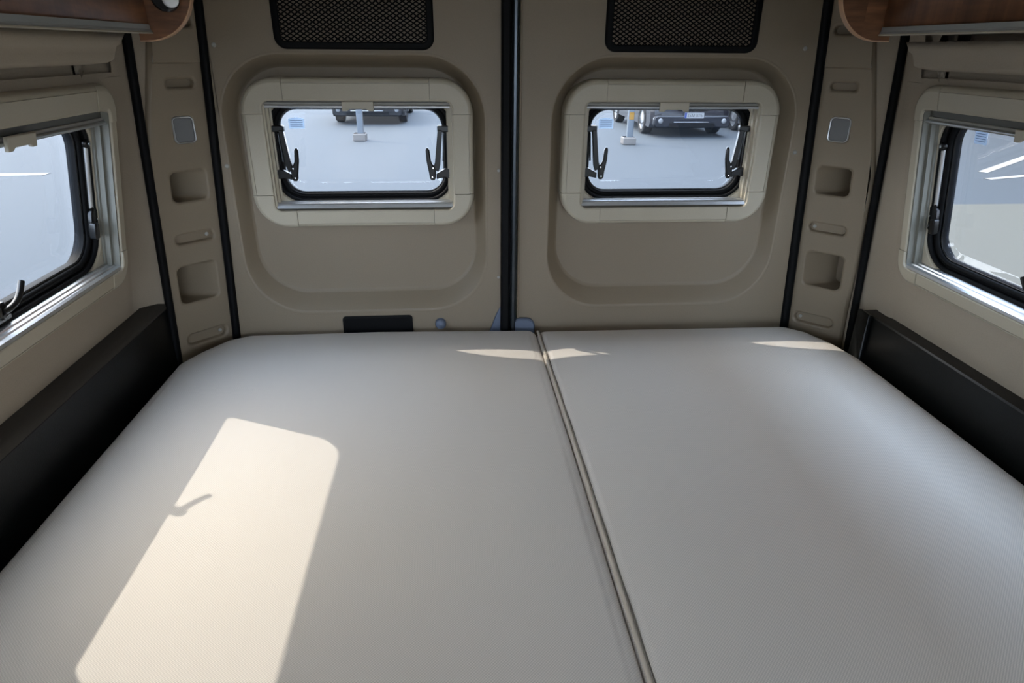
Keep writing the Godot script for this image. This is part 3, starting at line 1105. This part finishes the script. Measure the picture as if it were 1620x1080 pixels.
# ======================================================================= vents, lockers, lamp
func build_vent(s: int) -> void:
	var cx := -0.403 if s < 0 else 0.413
	var W := 0.384 if s < 0 else 0.396
	var t := thing("vent_grille", "black expanded-mesh vent above the window of the rear door " + ("with the black handle" if s < 0 else "without a handle"), "vent", Vector3(cx, 1.80, -0.02))
	var H := 0.215
	var st := begin()
	var n := 6
	var rs := []
	for p in [[0.0, 0.0], [0.001, 0.006], [0.005, 0.009], [0.015, 0.009], [0.0175, 0.007], [0.0175, 0.001]]:
		rs.append(ring(rr(W - 2 * p[0], H - 2 * p[0] - (0.0), maxf(0.028 - p[0], 0.006), n), p[1]))
	loft(st, rs, true, [1, 1, 1, 2, 3])
	done(st, "rim", M.rubber, t)
	# diamond lattice of flat strands
	var iw := W - 0.034
	var ih := H - 0.034
	var px := 0.0160
	var py := 0.0104
	st = begin()
	st.set_smooth_group(1)
	var z := 0.004
	var hw := 0.0016
	var slope := py / px
	var len := sqrt(px * px + py * py)
	for dir: float in [-1.0, 1.0]:
		var c := -ih / 2 - iw * slope
		while c < ih / 2 + iw * slope:
			# line y = c + dir*slope*x clipped to the opening
			var xa := -iw / 2
			var xb := iw / 2
			var x0: float = (-ih / 2 - c) / (dir * slope)
			var x1: float = (ih / 2 - c) / (dir * slope)
			xa = maxf(xa, minf(x0, x1))
			xb = minf(xb, maxf(x0, x1))
			if xb - xa > 0.002:
				var a := Vector3(xa, c + dir * slope * xa, z + dir * 0.0006)
				var b := Vector3(xb, c + dir * slope * xb, z + dir * 0.0006)
				var nn := Vector3(-dir * slope, 1, 0).normalized() * hw
				quad(st, a - nn, b - nn, b + nn, a + nn)
				quad(st, a + nn, b + nn, b + nn * 0.8 - Vector3(0, 0, 0.001), a + nn * 0.8 - Vector3(0, 0, 0.001))
				quad(st, a - nn, b - nn, b - nn * 0.8 - Vector3(0, 0, 0.001), a - nn * 0.8 - Vector3(0, 0, 0.001))
			c += py
	var mesh_part := done(st, "wire_mesh", M.rubber, t)
	mesh_part.set_meta("kind", "stuff")


func build_cabinet(s: int) -> void:
	var left := s < 0
	var fx := 0.703 if left else 0.664   # inner face
	var yb := 1.720 if left else 1.7305
	var t := thing("overhead_locker", "walnut overhead locker with silver bottom strip " + ("that carries the reading lamp" if left else "without a lamp, opposite the reading lamp"), "cabinet", Vector3(0, 0, 0))
	var zg := 0.42
	var zend := 2.15
	# fascia with rounded lower edge, silver strip below
	box_part("fascia", M.wood, t, Vector3(minf(s * fx, s * (fx + 0.016)), yb + 0.012, zg), Vector3(maxf(s * fx, s * (fx + 0.016)), 1.935, zend), 0.002)
	var st := begin()
	var prof := [Vector2(s * (fx + 0.016), yb + 0.012), Vector2(s * (fx - 0.002), yb + 0.012), Vector2(s * (fx - 0.003), yb + 0.004), Vector2(s * (fx - 0.005), yb + 0.002), Vector2(s * (fx - 0.005), yb), Vector2(s * (fx + 0.016), yb)]
	extrude_z(st, prof, zg + 0.003, zend)
	done(st, "bottom_strip", M.strip_grey, t)
	box_part("strip_edge", M.frame, t, Vector3(minf(s * (fx - 0.007), s * (fx + 0.010)), yb - 0.003, zg + 0.003), Vector3(maxf(s * (fx - 0.007), s * (fx + 0.010)), yb - 0.0002, zend), 0.001)
	box_part("bottom_board", M.frame, t, Vector3(minf(s * (fx + 0.016), s * 0.835), yb, zg), Vector3(maxf(s * (fx + 0.016), s * 0.835), yb + 0.014, zend), 0.001)
	# end gable with a big rounded inner corner
	var xi := 0.622 if left else 0.572
	var gy := 1.706 if left else 1.719
	var p := PackedVector2Array()
	var rad := 0.088
	p.append(Vector2(s * (fx + 0.020), 1.935))
	p.append(Vector2(s * (fx + 0.020), gy))
	for k in 13:
		var a := -PI / 2 - PI / 2 * k / 12.0
		p.append(Vector2(s * (xi + rad + cos(a) * rad), gy + rad + sin(a) * rad))
	p.append(Vector2(s * xi, 1.935))
	slab_part("gable", M.wood, t, p, zg - 0.016, zg, 0.0008)
	# edge banding on the rounded edge
	st = begin()
	var rs := []
	for e in [[0.0, -0.0155], [-0.0014, -0.0145], [-0.0014, -0.0015], [0.0, -0.0005]]:
		var q := PackedVector3Array()
		for k in range(1, p.size()):
			var pv := inset(p, e[0])[k]
			q.append(Vector3(pv.x, pv.y, zg + e[1]))
		rs.append(q)
	loft(st, rs, false)
	done(st, "edge_band", M.edge_band, t)


func build_reading_lamp() -> void:
	var t := thing("reading_lamp", "small round reading lamp, black ring with white lens, on the walnut gable", "lamp", Vector3(-0.664, 1.7745, 0.42))
	lathe_part("ring", M.gloss_black, t, [[0.0225, 0.0], [0.0225, 0.012], [0.019, 0.016], [0.0, 0.016]], Transform3D.IDENTITY, 24)
	lathe_part("lens", M.white_lens, t, [[0.0125, 0.0], [0.0125, 0.012], [0.010, 0.017], [0.005, 0.019], [0.0, 0.0195]], Transform3D(Basis(Vector3.UP, 0.5), Vector3(0.010, -0.004, 0.013)), 20, true)


# ======================================================================= outside
func build_outside() -> void:
	var g := structure("parking_ground", "blue-grey asphalt car park with white lines", "ground")
	var st := begin()
	var gy := GROUND
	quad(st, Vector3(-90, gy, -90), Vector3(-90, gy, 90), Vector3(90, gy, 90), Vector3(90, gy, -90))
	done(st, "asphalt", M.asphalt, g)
	slab_part("pale_ground", M.pale_ground, g, rr(12.0, 22.0, 0.0, 1), 0.0, 0.012, 0.004, Transform3D(Basis(Vector3.RIGHT, -PI / 2) , Vector3(7.45, gy, 4.9)))
	for e in [[Vector3(8.5, gy, -8.45), Vector3(13.0, gy, -11.8), 0.14], [Vector3(8.1, gy, -7.85), Vector3(14.0, gy, -9.6), 0.12], [Vector3(-12.0, gy, -8.6), Vector3(-6.3, gy, -8.75), 0.22]]:
		var a: Vector3 = e[0]
		var b: Vector3 = e[1]
		var d := (b - a).normalized()
		var nn: Vector3 = Vector3(-d.z, 0, d.x) * e[2] / 2
		st = begin()
		st.set_smooth_group(1)
		var up := Vector3(0, 0.006, 0)
		quad(st, a - nn + up, b - nn + up, b + nn + up, a + nn + up)
		quad(st, a - nn, b - nn, b - nn + up, a - nn + up)
		quad(st, a + nn, b + nn, b + nn + up, a + nn + up)
		done(st, "parking_line", M.road_paint, g)
	# posts on concrete feet
	for e in [[Vector3(3.42, gy, -11.95), true], [Vector3(-2.13, gy, -12.6), false]]:
		var t := thing("plug_post", "grey plug-in post on a concrete foot " + ("with a yellow sticker" if e[1] else "without a sticker"), "post", e[0])
		slab_part("foot", M.concrete, t, rr(0.27, 0.26, 0.02, 3), 0.0, 0.15, 0.02, Transform3D(Basis(Vector3.RIGHT, -PI / 2), Vector3.ZERO))
		slab_part("post", M.post_grey, t, rr(0.125, 0.10, 0.01, 3), 0.14, 1.25, 0.006, Transform3D(Basis(Vector3.RIGHT, -PI / 2), Vector3(0.02, 0, 0)))
		if e[1]:
			slab_part("sticker", M.yellow, t, rr(0.10, 0.14, 0.01, 2, 0.02, 0.56), 0.0505, 0.053, 0.0005)
	car("paint_dark", Vector3(5.10, gy, -13.0), "dark blue car with white number plate, parked behind the post with the sticker", true)
	car("paint_silver", Vector3(7.55, gy, -13.6), "silver car parked beside the dark blue car", false)
	car("paint_black", Vector3(-2.3, gy, -15.6), "black car parked behind the post without a sticker", false)

	building(Vector3(17.5, gy, 0))


func building(at: Vector3) -> void:  # unseen block added to cut sky light on the right of the bed
	var t := thing("sky_blocking_building", "added unseen brick building that blocks sky light from the right", "building", at)
	t.set_meta("kind", "structure")
	box_part("wall", M.brick_red, t, Vector3(0, 0, -38), Vector3(10, 22.0, 24), 0.05)
	box_part("roof", M.roof_grey, t, Vector3(-0.4, 22.0, -38.4), Vector3(10.4, 22.5, 24.4), 0.05)
	for fl in 7:
		for k in 12:
			var z := -35.5 + k * 5.0
			var y := 1.2 + fl * 3.0
			var wn := node("window", t, Transform3D(Basis.IDENTITY, Vector3(-0.02, y, z)))
			box_part("sash", M.frame, wn, Vector3(-0.06, 0, -0.85), Vector3(0.05, 1.5, 0.85), 0.02)
			box_part("pane", M.car_glass, wn, Vector3(-0.07, 0.1, -0.75), Vector3(0.02, 1.4, 0.75), 0.005)


func car(paint: String, at: Vector3, label: String, plate: bool) -> void:
	var t := thing("car", label, "car", at, "cars parked behind the van")
	# side profile as (z, y): nose at z = 0, tail at z = -4.3
	var prof := [Vector2(-0.06, 0.20), Vector2(0.0, 0.32), Vector2(0.0, 0.52), Vector2(-0.05, 0.70), Vector2(-0.22, 0.80), Vector2(-1.05, 0.95), Vector2(-1.75, 1.40), Vector2(-2.3, 1.47), Vector2(-3.2, 1.43), Vector2(-3.95, 1.02), Vector2(-4.22, 0.92), Vector2(-4.3, 0.55), Vector2(-4.24, 0.24)]
	var rings := []
	for e in [[-0.90, 0.94, -0.05], [-0.84, 0.985, -0.015], [-0.70, 1.0, 0.0], [0.70, 1.0, 0.0], [0.84, 0.985, -0.015], [0.90, 0.94, -0.05]]:
		var q := PackedVector3Array()
		for p in prof:
			var y: float = p.y
			var narrow: float = 0.0 if y < 0.95 else (y - 0.95) * 0.32
			var x: float = e[0] * (1.0 - narrow)
			q.append(Vector3(x, 0.2 + (y - 0.2) * e[1], -2.15 + (p.x + 2.15) * e[1] + e[2]))
		rings.append(q)
	var st := begin()
	loft(st, rings, true, [1, 2, 3, 4, 5])
	cap(st, rings[0], false, 20)
	cap(st, rings[-1], true, 21)
	done(st, "body", M[paint], t)
	slab_part("bumper", M[paint], t, rr(1.74, 0.26, 0.09, 5, 0, 0.34), -0.10, 0.035, 0.03)
	slab_part("intake", M.rubber, t, rr(1.05, 0.10, 0.03, 4, 0, 0.27), 0.02, 0.041, 0.005)
	slab_part("chrome_strip", M.chrome, t, rr(0.80, 0.014, 0.005, 2, -0.02, 0.335), 0.03, 0.043, 0.002)
	slab_part("upper_grille", M.rubber, t, rr(0.72, 0.11, 0.04, 4, 0, 0.62), -0.06, 0.006, 0.006)
	slab_part("windscreen", M.car_glass, t, rr(1.24, 0.62, 0.10, 4), -0.005, 0.012, 0.004, Transform3D(Basis(Vector3.RIGHT, -0.99), Vector3(0, 1.19, -1.40)))
	for k in [-1, 1]:
		slab_part("headlamp", M.lamp_glass, t, rr(0.34, 0.15, 0.05, 4, k * 0.64, 0.66), -0.12, -0.012, 0.01)
		lathe_part("fog_lamp", M.lamp_glass, t, [[0.055, 0.0], [0.055, 0.012], [0.03, 0.02], [0.0, 0.022]], Transform3D(Basis.IDENTITY, Vector3(k * 0.72, 0.36, 0.032)), 14, true)
		for z in [-0.85, -3.45]:
			var wheel := node("wheel", t, Transform3D(Basis(Vector3.UP, k * PI / 2), Vector3(k * 0.80, 0.31, z)))
			lathe_part("tyre", M.tyre, wheel, [[0.20, -0.1], [0.29, -0.1], [0.31, -0.08], [0.31, 0.09], [0.29, 0.115], [0.21, 0.115]], Transform3D.IDENTITY, 24)
			lathe_part("rim", M.alu, wheel, [[0.21, 0.10], [0.19, 0.09], [0.06, 0.10], [0.0, 0.105]], Transform3D.IDENTITY, 24)
	if plate:
		var p := node("number_plate", t, Transform3D(Basis.IDENTITY, Vector3(0.03, 0.475, 0.037)))
		slab_part("sheet", M.plate_white, p, rr(0.44, 0.118, 0.01, 3), -0.002, 0.004, 0.001)
		slab_part("blue_band", M.plate_blue, p, rr(0.045, 0.112, 0.004, 2, -0.194, 0), 0.004, 0.005, 0.0002)
		var tm := TextMesh.new()
		tm.text = "ISM-876"
		var f := SystemFont.new()
		f.font_names = PackedStringArray(["Droid Sans"])
		tm.font = f
		tm.font_size = 64
		tm.pixel_size = 0.0014
		tm.depth = 0.002
		var o := MeshInstance3D.new()
		o.name = "lettering"
		o.mesh = tm
		o.material_override = M.plate_ink
		p.add_child(o, true)
		o.position = Vector3(0.02, 0.0, 0.0052)
